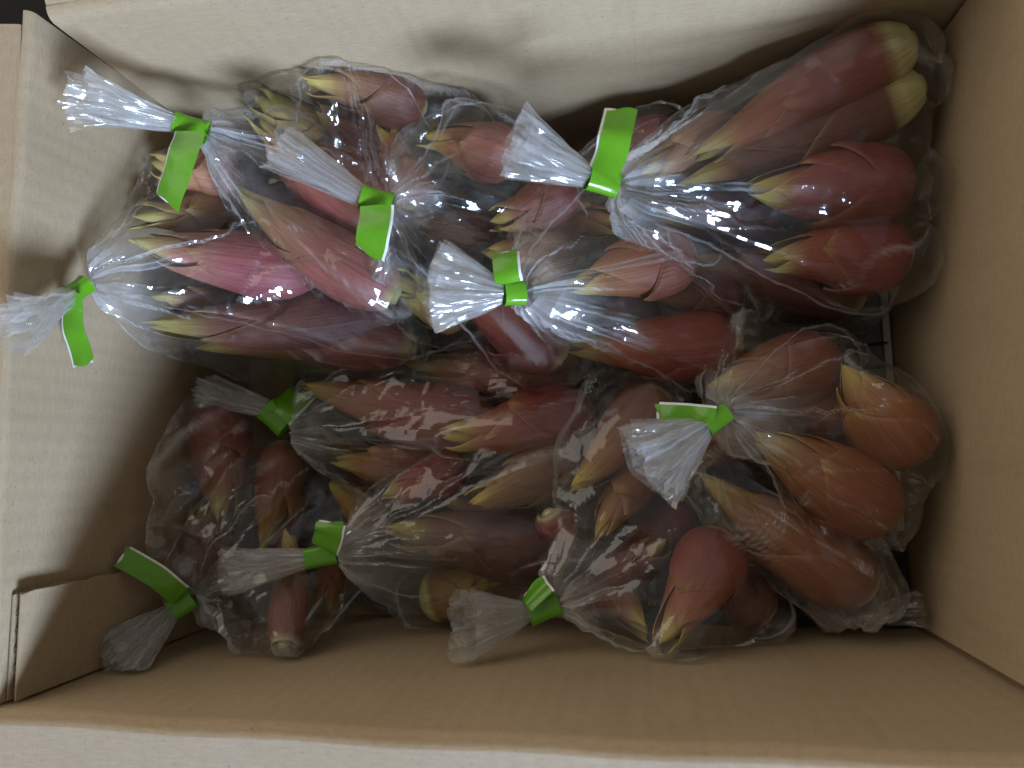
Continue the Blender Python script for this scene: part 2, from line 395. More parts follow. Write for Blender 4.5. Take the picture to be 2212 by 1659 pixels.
def make_bud(key, base, tip, Rm, hue, label, bend=.06, nb=6, seed=0, style='fork', pale=.0, blunt=0.0, group='ginger buds packed in the film bags'):
    r = np.random.default_rng(seed + 100)
    base, tip = PI(*base, Rm * .75), PI(*tip, .006)
    d = unit(tip - base); up = np.array([0, 0, 1.0]); side = unit(np.cross(up, d))
    if r.random() < .5: bend = -bend
    ax, L = bud_axis(base, tip, bend, unit(side + .4 * up * r.normal()))
    T = np.linspace(0, 1, len(ax))
    root = empty('ginger_bud', base); tag(root, label, 'ginger bud', group)
    tan = np.gradient(ax, axis=0); tan /= np.linalg.norm(tan, axis=1)[:, None]
    s0 = np.cross(up, tan); s0 /= np.linalg.norm(s0, axis=1)[:, None]; u0 = np.cross(tan, s0)
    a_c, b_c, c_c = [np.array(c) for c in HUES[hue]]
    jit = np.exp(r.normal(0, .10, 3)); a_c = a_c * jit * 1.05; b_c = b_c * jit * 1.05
    def prof(t):
        rr = np.interp(t, PT, PR)
        return Rm * (rr if blunt == 0 else np.maximum(rr, np.interp(t, [0, .9, 1], [0, blunt, .3])))
    def frame(t, which): return np.stack([np.interp(t, T, which[:, k]) for k in range(3)], -1)
    def extra(t):                                          # tip overshoot beyond the axis end
        e = np.clip(t - 1, 0, 1)[..., None] * L * d
        return e
    def skin(t, a, off):
        tt = np.clip(t, 0, 1)
        rad = prof(tt) + off
        ring = 1 + .05 * np.sin(2 * a + key_ph) + .03 * np.sin(3 * a + 2 * key_ph)
        rad = rad * ring
        return frame(tt, ax) + extra(t) + rad[..., None] * (np.cos(a)[..., None] * frame(tt, s0) + np.sin(a)[..., None] * frame(tt, u0))
    key_ph = r.uniform(0, 6)
    def colour(t, u, outer):
        c = a_c + (b_c - a_c) * sstep(.35, .80, t)[..., None]
        yk = sstep(.72, .95, t) * (1 - .35 * outer)
        yk = np.maximum(yk, sstep(.88, 1.0, u) * (.55 - .35 * outer))
        c = c + (c_c - c) * yk[..., None]
        pk = (1 - sstep(.0, max(pale, .05), t))
        if pale > 0: pk = (1 - sstep(pale * .75, pale * 1.15, t))
        return c + (PALE - c) * pk[..., None]
    # inner body
    n, k = 26, 18
    tt, aa = np.meshgrid(np.linspace(0, 1, n), np.linspace(0, 2 * math.pi, k, endpoint=False), indexing='ij')
    V = skin(tt, aa, -.0004 - .06 * prof(tt)); C = colour(tt, tt * .5, 0.0)
    f = grid_faces(n, k, True) + [tuple(range(k))[::-1], tuple((n - 1) * k + j for j in range(k))]
    obj('bud_core', V.reshape(-1, 3), f, M_BUD, root, uv=np.stack([aa / 6.283, tt], -1).reshape(-1, 2), colr=C.reshape(-1, 3))
    # overlapping bracts, outermost first
    ends = np.linspace(.58, 1.0, nb) + r.normal(0, .035, nb); ends[-1] = 1.0; ends[-2] = .97 if style != 'point' else .90
    if style == 'hook': ends[-1] = 1.05
    a0 = r.uniform(0, 6.283)
    for b in range(nb):
        te = ends[b]; ac = a0 + b * math.pi * .86 + r.normal(0, .25)
        outer = 1 - b / (nb - 1)
        W = math.radians(128 - 10 * b / nb + r.normal(0, 10))
        if b >= nb - 2: W = math.radians(118)
        nu, nv = 20, 15
        ts = .015 + .02 * b / nb
        u = np.linspace(0, 1, nu) ** .85; v = np.linspace(-1, 1, nv)
        uu, vv = np.meshgrid(u, v, indexing='ij')
        tt = ts + (te - ts) * uu
        pq = (1.75, .90) if b < nb - 2 else (2.3, .70)
        half = W * np.power(np.clip(1 - np.power(uu, pq[0]), 0, 1), pq[1]) + .015
        lob = .022 * np.sin(vv * 5 + b) * uu ** 3
        a = ac + vv * half + .12 * uu * math.sin(b * 2.1)
        flare = (0.0004 + .0016 * r.random()) if b < nb - 2 else {'fork': .0016, 'hook': .0010, 'point': .0003}[style]
        if b == 0 and r.random() < .35: flare = .0030
        off = .0016 * outer * (1 - .35 * np.abs(vv) ** 3) + flare * sstep(.55, 1.0, uu) + .0002
        off = off - .0006 * np.abs(vv) ** 8
        V = skin(tt + lob, a, off)
        if b >= nb - 2 and style != 'point':               # claws at the tip spread or hook over
            dirn = frame(np.clip(tt, 0, 1), s0) * math.cos(ac) + frame(np.clip(tt, 0, 1), u0) * math.sin(ac)
            amt = (.0035 if style == 'hook' else .0022) * sstep(.80, 1.0, uu) * (1 if b == nb - 1 else .8)
            V = V + dirn * amt[..., None]
        C = colour(tt, uu, outer)
        C = C * (1 - .10 * outer * r.random())
        edge = sstep(.86, 1.0, np.abs(vv)) * sstep(.3, .8, uu)
        C = C + (np.array([.42, .26, .15]) - C) * (edge * .35)[..., None]
        obj('bract', V.reshape(-1, 3), grid_faces(nu, nv), M_BUD, root, uv=np.stack([a / 6.283, tt], -1).reshape(-1, 2), colr=C.reshape(-1, 3))
    # cut stem end
    ang = np.linspace(0, 2 * math.pi, 14, endpoint=False); rr = prof(np.array([0.0]))[0]
    V = [ax[0] - d * .0008] + [ax[0] - d * .0004 + rr * .93 * (math.cos(q) * s0[0] + math.sin(q) * u0[0]) for q in ang] + [ax[0] + d * .0012 + rr * 1.02 * (math.cos(q) * s0[0] + math.sin(q) * u0[0]) for q in ang]
    f = [(0, 1 + (i + 1) % 14, 1 + i) for i in range(14)] + [(1 + i, 1 + (i + 1) % 14, 15 + (i + 1) % 14, 15 + i) for i in range(14)]
    obj('stem_scar', V, f, M_BUD, root, colr=np.tile(PALE * .9, (29, 1)), uv=np.zeros((29, 2)))
    # collision data for the film
    cen = ax; rad = prof(T) * 1.02 + .0022
    th_ = np.linspace(0, 2 * math.pi, 10, endpoint=False)
    hp = [skin(np.full(10, t_), th_, .0032) for t_ in (.0, .1, .2, .35, .5, .65, .8, .92, 1.0)]
    BUDS[key] = dict(cen=cen, rad=rad, hull=np.concatenate(hp))

B = [
 # key, base(px,py,z), tip(px,py,z), radius, hue, label, options
 ('E1', (520, 385, .066), (325, 350, .070), .0120, 'tan', 'pale tan ginger bud half hidden behind upper left green tape end', {}),
 ('E2', (540, 455, .052), (288, 468, .068), .0115, 'olive', 'ginger bud whose curled yellow-green tip shows just above the big pink one', dict(style='hook')),
 ('E3', (690, 590, .064), (284, 516, .076), .0150, 'pink', 'plump pink ginger bud with yellow tip, under shiny film at far left', dict(style='point')),
 ('E4', (870, 655, .045), (318, 705, .062), .0140, 'maroon', 'dark maroon ginger bud in the shade below the plump pink bud', {}),
 ('E5', (900, 745, .042), (424, 744, .058), .0150, 'red', 'red-brown ginger bud along the lower edge of the far left bag', {}),
 ('A1', (860, 640, .070), (512, 402, .088), .0140, 'pink', 'bright pink ginger bud with long golden tip slanting below upper left tapes', dict(style='point', bend=.09)),
 ('A2', (800, 515, .062), (556, 248, .082), .0130, 'pink', 'pink ginger bud under the silvery film, yellow hooked tip near leftmost top tape', dict(style='hook')),
 ('A3', (885, 425, .060), (640, 300, .064), .0120, 'orange', 'orange ginger bud flecked with black dirt beside the centre left tape', dict(style='point')),
 ('L1', (915, 245, .066), (660, 178, .084), .0108, 'orange', 'orange ginger bud with big hooked yellow tip in the rearmost bag', dict(style='hook', bend=.10)),
 ('L2', (890, 450, .052), (822, 262, .070), .0120, 'orange', 'ginger bud with ragged yellow tip pointing up beside the rearmost bag fold', {}),
 ('L3', (700, 320, .050), (546, 206, .060), .0110, 'olive', 'small brownish ginger bud at left end of the rearmost bag', {}),
 ('L4', (860, 345, .052), (690, 225, .062), .0125, 'maroon', 'dark maroon ginger bud in the middle of the rearmost bag', {}),
 ('B1', (1125, 350, .064), (914, 292, .076), .0135, 'orange', 'orange ginger bud with yellow beak-like tip under the clear film peak', dict(style='hook')),
 ('B2', (1240, 410, .056), (1058, 478, .070), .0115, 'red', 'red ginger bud with yellow tip below the central fanned tail', {}),
 ('B3', (1010, 680, .052), (846, 598, .072), .0120, 'olive', 'olive yellow ginger bud peeking out left of the lower central fanned tail', {}),
 ('B4', (1220, 770, .054), (975, 610, .066), .0155, 'crimson', 'large glossy maroon ginger bud below the lower central tape', dict(style='point', bend=.04)),
 ('B5', (1230, 545, .048), (1046, 548, .066), .0115, 'orange', 'yellow tipped ginger bud showing above the short central tape end', {}),
 ('M1', (1465, 300, .046), (1270, 385, .046), .0135, 'red', 'red ginger bud in the shade right of the tall upright green tape end', {}),
 ('C5', (1600, 290, .050), (1384, 378, .060), .0120, 'orange', 'tan tipped ginger bud lying left of the two long rear buds', {}),
 ('C1', (1975, 88, .070), (1500, 350, .062), .0135, 'red', 'long red ginger bud with pale cut end in upper right corner', dict(pale=.13, bend=.03)),
 ('C2', (1992, 180, .058), (1470, 400, .056), .0130, 'maroon', 'long dark ginger bud with pale end directly below the corner bud', dict(pale=.14, bend=.03)),
 ('C3', (1950, 395, .062), (1618, 405, .078), .0185, 'crimson', 'fat crimson ginger bud with an open bract beside the right wall', dict(nb=7)),
 ('C4', (1955, 560, .050), (1648, 562, .070), .0150, 'crimson', 'crimson ginger bud with broad yellow-green tip near the right wall', dict(style='fork')),
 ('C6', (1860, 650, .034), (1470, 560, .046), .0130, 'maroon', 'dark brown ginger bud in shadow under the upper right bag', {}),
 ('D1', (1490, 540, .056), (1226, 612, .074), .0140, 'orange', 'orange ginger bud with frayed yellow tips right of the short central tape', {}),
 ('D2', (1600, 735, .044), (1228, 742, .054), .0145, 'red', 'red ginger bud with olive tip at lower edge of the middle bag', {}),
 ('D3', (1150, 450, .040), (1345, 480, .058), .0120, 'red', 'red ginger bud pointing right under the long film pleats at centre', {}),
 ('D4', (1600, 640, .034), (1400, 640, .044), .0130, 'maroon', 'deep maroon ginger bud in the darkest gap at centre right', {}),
 ('F1', (1075, 925, .034), (652, 836, .046), .0150, 'red', 'red-brown striped ginger bud just below the far left bag', dict(bend=.04)),
 ('F2', (1250, 815, .028), (870, 785, .032), .0150, 'red', 'red ginger bud in the shade beneath the glossy maroon bud', dict(bend=.03)),
 ('F3', (965, 1010, .026), (722, 988, .040), .0120, 'orange', 'orange ginger bud with ragged end above the lower left tape', {}),
 ('F4', (1280, 885, .038), (956, 946, .056), .0150, 'red', 'reddish ginger bud with yellow tip left of the printed recycling mark', dict(bend=.05)),
 ('G1', (1240, 985, .040), (1012, 1086, .058), .0125, 'orange', 'orange ginger bud with forked golden tip at bottom centre', dict(style='fork')),
 ('G2', (1010, 1010, .034), (824, 1072, .050), .0100, 'crimson', 'slim red pointed ginger bud above the lower left tape neck', dict(style='point')),
 ('G3', (1230, 1205, .034), (835, 1150, .046), .0160, 'maroon', 'big dull maroon ginger bud at bottom centre behind the hazy film neck', {}),
 ('G4', (915, 1295, .020), (1090, 1225, .026), .0120, 'olive', 'olive green ginger bud with pale spot on its end at bottom centre', dict(pale=.2)),
 ('G5', (1183, 1104, .052), (1245, 1185, .040), .0075, 'crimson', 'tiny red ginger bud with hollow stem end at lower centre', dict(style='point', pale=.04)),
 ('H1', (475, 868, .046), (484, 1122, .054), .0150, 'red', 'reddish ginger bud with split yellow tip pointing down at left', dict(style='fork', bend=.03)),
 ('H2', (612, 955, .038), (566, 1195, .048), .0115, 'orange', 'brown ginger bud hanging down beside the left dark green tape neck', dict(style='point')),
 ('H3', (612, 1398, .022), (630, 1160, .044), .0070, 'orange', 'slender orange-red ginger bud with blunt end near the bottom left wall', dict(blunt=.5)),
 ('H4', (728, 1150, .030), (714, 1330, .018), .0068, 'orange', 'thin ginger bud ending in a yellow point below the lower left tape', dict(style='point')),
 ('H5', (445, 1285, .036), (436, 1085, .046), .0135, 'maroon', 'mauve brown ginger bud behind hazy film at lower left', {}),
 ('H6', (820, 1140, .022), (712, 1040, .036), .0100, 'olive', 'yellowish ginger bud under crumpled film left of the lower tapes', {}),
 ('I1', (1425, 845, .042), (1234, 1062, .056), .0140, 'orange', 'brown to golden ginger bud left of the lower right fanned tail', dict(style='fork', bend=.07)),
 ('I2', (1410, 985, .036), (1288, 1168, .052), .0110, 'orange', 'ginger bud with flat yellow-green tip below the lower right fanned tail', dict(style='point')),
 ('I3', (1560, 1150, .044), (1424, 1392, .040), .0140, 'red', 'orange-red ginger bud under taut film facets at bottom right of centre', {}),
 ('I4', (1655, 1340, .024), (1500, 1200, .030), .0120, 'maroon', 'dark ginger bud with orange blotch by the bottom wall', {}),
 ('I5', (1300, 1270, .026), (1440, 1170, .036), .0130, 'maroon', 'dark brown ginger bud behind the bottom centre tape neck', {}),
 ('J1', (1975, 985, .046), (1822, 788, .066), .0160, 'orange', 'tan ginger bud with sharp golden point near the right wall', dict(style='point', bend=.04)),
 ('J2', (1925, 1110, .046), (1632, 934, .066), .0165, 'orange', 'large brown-orange ginger bud at right with long yellow tip', dict(style='point', bend=.05)),
 ('J3', (1875, 1275, .032), (1508, 1020, .052), .0160, 'orange', 'orange ginger bud with straight yellow tip sloping to lower right corner', dict(style='point', bend=.03)),
 ('J4', (1800, 775, .044), (1526, 836, .058), .0165, 'red', 'red-brown ginger bud above the lower right tape neck', dict(bend=.04)),
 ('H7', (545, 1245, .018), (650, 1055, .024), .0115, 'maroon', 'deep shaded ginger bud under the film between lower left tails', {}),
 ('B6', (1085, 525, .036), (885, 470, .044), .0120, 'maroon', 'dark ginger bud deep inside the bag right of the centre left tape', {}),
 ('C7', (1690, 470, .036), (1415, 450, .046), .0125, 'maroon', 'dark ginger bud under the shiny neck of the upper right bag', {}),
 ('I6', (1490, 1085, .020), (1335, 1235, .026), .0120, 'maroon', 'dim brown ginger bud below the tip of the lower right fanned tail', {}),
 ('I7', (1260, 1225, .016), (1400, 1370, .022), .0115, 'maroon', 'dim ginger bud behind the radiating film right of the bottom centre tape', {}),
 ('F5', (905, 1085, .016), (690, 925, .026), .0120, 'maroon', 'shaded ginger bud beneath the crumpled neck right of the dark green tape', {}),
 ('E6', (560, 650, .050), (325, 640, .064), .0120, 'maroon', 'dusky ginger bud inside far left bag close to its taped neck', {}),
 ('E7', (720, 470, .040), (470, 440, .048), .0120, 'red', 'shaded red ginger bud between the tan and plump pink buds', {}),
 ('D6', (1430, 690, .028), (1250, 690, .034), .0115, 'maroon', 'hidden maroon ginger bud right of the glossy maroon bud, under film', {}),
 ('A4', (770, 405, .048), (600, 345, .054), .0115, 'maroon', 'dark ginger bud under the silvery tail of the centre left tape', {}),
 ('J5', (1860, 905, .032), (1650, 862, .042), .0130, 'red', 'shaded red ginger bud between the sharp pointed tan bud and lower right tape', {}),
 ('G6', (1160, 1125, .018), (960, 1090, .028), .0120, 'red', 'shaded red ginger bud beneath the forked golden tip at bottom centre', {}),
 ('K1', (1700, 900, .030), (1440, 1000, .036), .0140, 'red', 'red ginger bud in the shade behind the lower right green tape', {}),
]
NEW = ['H7', 'B6', 'C7', 'I6', 'I7', 'F5', 'E6', 'E7', 'D6', 'A4', 'J5', 'G6']
for i, (k, b, t, r, h, lab, kw) in enumerate(B):
    make_bud(k, b, t, r * .96, h, lab, seed=(i if k not in NEW else 70 + NEW.index(k)) * 13 + 5, **kw)

# ---------------------------------------------------------------- film bags
def pleat(theta, nk, seed):
    r = np.random.default_rng(seed); kn = np.sort(r.uniform(0, 2 * math.pi, nk)); hv = r.uniform(.35, 1, nk) * np.where(np.arange(nk) % 2, 1, -1)
    kx = np.concatenate([kn - 2 * math.pi, kn, kn + 2 * math.pi]); hx = np.tile(hv, 3)
    return np.interp(np.mod(theta, 2 * math.pi), kx, hx)
def make_film(root, spec, seed):
    r = np.random.default_rng(seed)
    N = PI(*spec['neck']); pts = [BUDS[k]['hull'] for k in spec['buds']]
    if spec.get('outline'): pts.append(np.array([PI(*q) for q in spec['outline']]))
    body = np.concatenate(pts); cen = body.mean(0)
    axd = unit(cen - N)
    e1 = unit(np.cross(axd, [0, 0, 1.0])); e2 = np.cross(e1, axd)
    nr = spec.get('neck_r', .0052)
    ring = np.array([N + nr * (math.cos(a) * e1 + .75 * math.sin(a) * e2) for a in np.linspace(0, 6.283, 12, endpoint=False)])
    allp = np.concatenate([body, ring])
    bm = bmesh.new(); vs_ = [bm.verts.new(tuple(p)) for p in allp]
    bmesh.ops.convex_hull(bm, input=vs_); bm.normal_update()
    nn = []; dd = []
    c0 = allp.mean(0) * .3 + (N * .25 + cen * .75) * .7
    for f in bm.faces:
        n_ = np.array(f.normal); d_ = n_ @ np.array(f.verts[0].co)
        if n_ @ c0 > d_: n_, d_ = -n_, -d_
        if np.linalg.norm(n_) > .5: nn.append(n_); dd.append(d_)
    bm.free(); nn = np.array(nn); dd = np.array(dd)
    NP, NTH = 108, 256
    ph = math.pi * (np.linspace(0, 1, NP) ** 1.15); ph[0] = .006; ph[-1] = math.pi - .006
    th = np.linspace(0, 2 * math.pi, NTH, endpoint=False)
    pp, tt = np.meshgrid(ph, th, indexing='ij')
    f1 = unit(np.cross(-axd, [0, 0, 1.0])); f2 = np.cross(f1, -axd)
    D = np.cos(pp)[..., None] * (-axd) + np.sin(pp)[..., None] * (np.cos(tt)[..., None] * f1 + np.sin(tt)[..., None] * f2)
    Df = D.reshape(-1, 3)
    den = Df @ nn.T; num = (dd - nn @ c0)[None, :]
    rr = np.where(den > 1e-6, num / np.maximum(den, 1e-6), 1e9).min(1)
    X = c0 + Df * rr[:, None]
    ks = list(spec['buds']) + spec.get('touch', [])
    sc_ = np.concatenate([BUDS[k]['cen'] for k in ks]); sr = np.concatenate([BUDS[k]['rad'] for k in ks])
    own = [BUDS[k] for k in spec['buds']]; oc = np.concatenate([b['cen'] for b in own]); orad = np.concatenate([b['rad'] for b in own])
    def collide(X):
        for i in range(0, len(X), 1500):
            q = X[i:i + 1500]
            dist = np.sqrt(np.maximum((q ** 2).sum(1)[:, None] + (oc ** 2).sum(1)[None] - 2 * q @ oc.T, 0)); pen = orad[None] - dist
            j = pen.argmax(1); pm = pen[np.arange(len(q)), j]
            hit = pm > 0
            dv = (q - oc[j]) / np.maximum(dist[np.arange(len(q)), j], 1e-6)[:, None]
            X[i:i + 1500] = q + np.where(hit, pm, 0)[:, None] * dv
        return X
    def normals(X):
        G = X.reshape(NP, NTH, 3); gu = np.gradient(G, axis=0); gv = (np.roll(G, -1, 1) - np.roll(G, 1, 1)) / 2
        n_ = np.cross(gu, gv); l = np.linalg.norm(n_, axis=2, keepdims=True); n_ = n_ / np.maximum(l, 1e-12)
        n_ = n_.reshape(-1, 3); n_ *= np.sign((n_ * Df).sum(1))[:, None]; return n_
    # slack film sinks in between the buds
    n_ = normals(X)
    dn = np.linalg.norm(X - N, axis=1); near = np.exp(-(dn / .030) ** 2)
    sag = spec.get('sag', .0008) * (0.55 + .45 * crease(X, .028, seed + 3)) * (1 - near)
    X = collide(X - n_ * sag[:, None])
    X = collide(X - normals(X) * (sag * .5)[:, None])
    n_ = normals(X)
    rho = np.linalg.norm((X - N) - ((X - N) @ axd)[:, None] * axd, axis=1)
    tw = tt.ravel() + .10 * crease(X, .03, seed + 9)
    tw = tw + .10 * crease(X, .008, seed + 12)
    p1 = pleat(tw, 28, seed + 1); p2 = pleat(tw + .09 * crease(X, .02, seed + 8), 15, seed + 2); p3 = pleat(tw, 9, seed + 4)
    dn = np.linalg.norm(X - N, axis=1)
    amp = np.minimum(.30 * rho, .0016) * np.exp(-(dn / .022) ** 1.5) * p1 + np.minimum(.22 * rho, .0022) * np.exp(-(dn / .045) ** 1.6) * p2 + .0016 * sstep(.01, .03, dn) * np.exp(-(dn / .075) ** 2) * p3
    msk = sstep(-.1, .5, crease(X, .035, seed + 21))
    Xs = X - ((X - N) @ axd)[:, None] * axd * .62           # folds run mostly along the pull of the neck
    cr_ = .0048 * np.maximum(crease(Xs, .024, seed + 5), -.35) + .0046 * (.35 + .65 * msk) * crease(Xs, .0135, seed + 6) + .0012 * msk * crease(X * .5 + Xs * .5, .0065, seed + 7)
    cr_ = (cr_ + .0028) * sstep(.002, .012, dn) * spec.get('crumple', 1.0)
    X = X + n_ * (amp + cr_)[:, None]
    X = collide(X)
    # stay inside the box
    X[:, 0] = np.clip(X[:, 0], X0 + .0045, X1 - .0012); X[:, 1] = np.clip(X[:, 1], Y0 + .0012, Y1 - .0012); X[:, 2] = np.maximum(X[:, 2], .0085)
    uv = np.stack([tt / 6.283, pp / math.pi], -1).reshape(-1, 2)
    G = X.reshape(NP, NTH, 3)                              # film turns white where it is sharply creased or bunched at the neck
    def bend_of(d2, d1): return np.linalg.norm(d2, axis=2) / np.maximum(np.linalg.norm(d1, axis=2), 1e-5)
    bt = bend_of(np.roll(G, 1, 1) + np.roll(G, -1, 1) - 2 * G, np.roll(G, 1, 1) - np.roll(G, -1, 1)) * 2
    bp = np.zeros((NP, NTH)); bp[1:-1] = bend_of(G[2:] + G[:-2] - 2 * G[1:-1], G[2:] - G[:-2]) * 2
    wh = .55 * sstep(.30, 1.0, np.maximum(bt, bp)).ravel() * sstep(.0, .02, dn)
    wh = np.clip(wh + .75 * np.exp(-(dn / .011) ** 1.5) + .42 * np.exp(-(dn / .030) ** 2) * sstep(-.5, .7, crease(Xs, .006, seed + 31)), 0, 1)
    o = obj('film', X, grid_faces(NP, NTH, True), M_FILM, root, sharp=7, uv=uv, colr=np.repeat(wh[:, None], 3, 1))
    # heat-sealed edges of the flat bag: a narrow double strip along both sides and round the end
    G = X.reshape(NP, NTH, 3)
    for jj, sgn in ((0, 1), (NTH // 2, -1)):
        j = (jj + int(r.integers(-9, 10))) % NTH
        line = G[10:NP - 2, j]; nl = n_.reshape(NP, NTH, 3)[10:NP - 2, j]
        wv = .0010 * (1 + .35 * np.sin(np.arange(len(line)) * .9 + seed))
        V = np.empty((len(line), 2, 3)); V[:, 0] = line - nl * .0002; V[:, 1] = line + nl * wv[:, None]
        V[..., 0] = np.clip(V[..., 0], X0 + .0042, X1 - .0008); V[..., 1] = np.clip(V[..., 1], Y0 + .0008, Y1 - .0008)
        obj('sealed_edge', V.reshape(-1, 3), grid_faces(len(line), 2), M_SEAM, root, uv=np.zeros((len(line) * 2, 2)))
    return N, axd

def make_tail(root, spec, seed):
    """the bag mouth beyond the tape: a fan of sharp pleats in several layers with a cut edge"""
    r = np.random.default_rng(seed)
    b0 = P(*spec['band'][0]); e = P(*spec['tail'][0]); w1 = mm(spec['tail'][1], spec['tail'][0][2])
    ax = e - b0; L = np.linalg.norm(ax); d = ax / L
    tilt = spec.get('tilt', 0.0)
    sd = unit(np.cross([0, 0, 1.0], d)); nz = np.cross(d, sd)
    sd, nz = sd * math.cos(tilt) + nz * math.sin(tilt), nz * math.cos(tilt) - sd * math.sin(tilt)
    w0 = .0088
    nl = spec.get('layers', 5)
    for lay in range(nl):
        nf = int(r.integers(10, 15)); nu = 96; nv = 16
        st = np.cumsum(r.uniform(.35, 1.6, nf)); kn = np.concatenate([[0], st / st[-1]]) - .5
        u = np.linspace(-.5, .5, nu)
        zz = np.interp(u, kn, r.uniform(.25, 1, nf + 1) * np.where(np.arange(nf + 1) % 2, 1, -1))
        zz = np.convolve(np.pad(zz, 1, 'edge'), [.25, .5, .25], 'valid')
        lowk = np.interp(u, np.linspace(-.5, .5, 6), r.normal(0, .020, 6)) + np.interp(u, kn, r.normal(0, .008, nf + 1))
        lenk = (1 + lowk) * (1 - .07 * lay * r.random() - .14 * (2 * u) ** 2 * spec.get('round', .6)) + spec.get('skew', 0) * u
        h = (lay - (nl - 1) / 2) * .62; curl = r.normal(0, .0028)
        w_lay = 1 - .07 * lay * r.random(); lean = r.normal(0, .05)
        wob = np.interp(u, np.linspace(-.5, .5, 9), r.normal(0, .0010, 9))
        V = np.empty((nv, nu, 3)); UV = np.empty((nv, nu, 2))
        for i in range(nv):
            v = i / (nv - 1)
            wid = (w0 + (w1 - w0) * v ** .92) * w_lay
            bul = .0030 * (1 - v) + .0050 * v
            along = L * v * lenk
            V[i] = b0 + d * along[:, None] + sd * (wid * (u + lean * v * u * u + .010 * v * zz))[:, None] \
                + nz * ((1 - (2 * u) ** 2) * bul * h + zz * (.0005 + .0011 * v) + wob * v * 2 + curl * v * v)[:, None]
            UV[i] = np.stack([u * 1.5 + lay * .3, np.full(nu, v)], -1)
        V = V.reshape(-1, 3); vv_ = np.repeat(np.linspace(0, 1, nv), nu)
        V = V + nz * (vv_ * (.0024 * crease(V, .0085, seed + lay) + .0010 * crease(V, .004, seed + lay + 50)))[:, None] + sd * (vv_ * .0012 * crease(V, .007, seed + lay + 90))[:, None]
        inb = V[:, 2] < H - .002
        V[:, 0] = np.where(inb, np.clip(V[:, 0], X0 + .002, X1 - .002), V[:, 0]); V[:, 1] = np.where(inb, np.clip(V[:, 1], Y0 + .002, Y1 - .002), V[:, 1])
        obj('gathered_mouth', V, grid_faces(nv, nu), M_FILM if spec.get('clear') else M_TAIL, root, sharp=24, uv=UV.reshape(-1, 2), colr=np.full((len(V), 3), .12))

def make_tape(root, spec, seed):
    r = np.random.default_rng(seed)
    b0, b1 = P(*spec['band'][0]), P(*spec['band'][1]); d = unit(b1 - b0)
    e1 = unit(np.cross([0, 0, 1.0], d)); e2 = np.cross(d, e1)
    hw = mm(spec['band'][2], spec['band'][0][2]) / 2; hh = max(hw * .55, .0036)
    n, k = 9, 40; V = []
    for s in (0, 1):
        for i in range(n):
            v = i / (n - 1); c = b0 + (b1 - b0) * v
            pinch = 1 - .07 * math.sin(math.pi * v) + .02 * math.sin(5 * v + seed)
            for j in range(k):
                a = 2 * math.pi * j / k
                q = (abs(math.cos(a)) ** .8 * math.copysign(1, math.cos(a)), abs(math.sin(a)) ** .8 * math.copysign(1, math.sin(a)))
                ring = 1 + .03 * math.sin(3 * a + seed) + .012 * math.sin(9 * a + 2 * seed + 2 * v)
                V.append(c + (hw * pinch * q[0] * ring - (.00035 * s) * q[0]) * e1 + (hh * pinch * q[1] * ring - .00035 * s * q[1]) * e2)
    A = n * k; f = grid_faces(n, k, True); f = f + [tuple(A + a for a in q[::-1]) for q in f]
    for i in (0, n - 1): f += [(i * k + j, i * k + (j + 1) % k, A + i * k + (j + 1) % k, A + i * k + j) for j in range(k)]
    band = obj('tape_band', V, f, M_TAPE, root, sharp=50)
    # the free end: two tape layers stuck back to back, green outside, the white backing showing along one edge
    pts = [P(*q) for q in spec['tag'][0]]; wpx = spec['tag'][1]; ww = mm(wpx, spec['tag'][0][0][2]); roll_ = spec['tag'][2] if len(spec['tag']) > 2 else 0.0
    ns = 16; path = []
    for i in range(ns):
        s = i / (ns - 1) * (len(pts) - 1); j = min(int(s), len(pts) - 2); q = s - j
        pm, p0, p1, p2 = pts[max(j - 1, 0)], pts[j], pts[j + 1], pts[min(j + 2, len(pts) - 1)]
        path.append(.5 * ((2 * p0) + (-pm + p1) * q + (2 * pm - 5 * p0 + 4 * p1 - p2) * q * q + (-pm + 3 * p0 - 3 * p1 + p2) * q ** 3))
    path = np.array(path); tn = np.gradient(path, axis=0)
    def strip(name, mat, off, shift, thick, ragged, wk, parent):
        V = []; m_ = 7
        for s in (0, 1):
            for i in range(ns):
                t_ = unit(tn[i]); wdir = unit(np.cross(t_, [0, 0, 1.0]))
                up_ = np.cross(wdir, t_); wdir2 = wdir * math.cos(roll_) + up_ * math.sin(roll_); up2 = np.cross(wdir2, t_)
                for j in range(m_):
                    x = j / (m_ - 1) - .5
                    q = path[i] + wdir2 * (ww * wk * x + shift) + up2 * (off - thick * s + .0004 * math.cos(math.pi * x) + .0003 * math.sin(i * .8 + seed))
                    if i == ns - 1: q = q + t_ * (ragged * (.0009 * math.sin(x * 5 + seed) + .0006 * x))
                    V.append(q)
        A = ns * m_; f = grid_faces(ns, m_); f = f + [tuple(A + a for a in q[::-1]) for q in f]
        rg = [j for j in range(m_)] + [i * m_ + m_ - 1 for i in range(1, ns)] + [(ns - 1) * m_ + j for j in range(m_ - 2, -1, -1)] + [i * m_ for i in range(ns - 2, 0, -1)]
        f += [(rg[i], rg[(i + 1) % len(rg)], A + rg[(i + 1) % len(rg)], A + rg[i]) for i in range(len(rg))]
        return obj(name, V, f, mat, parent, sharp=40)
    strip('tape_end', M_TAPE, .0003, 0, .0002, 1.0, 1.0, band)
    strip('tape_backing', M_WHITE, -.0001, spec.get('back', 1) * .0009, .0002, -.35, 1.0, band)

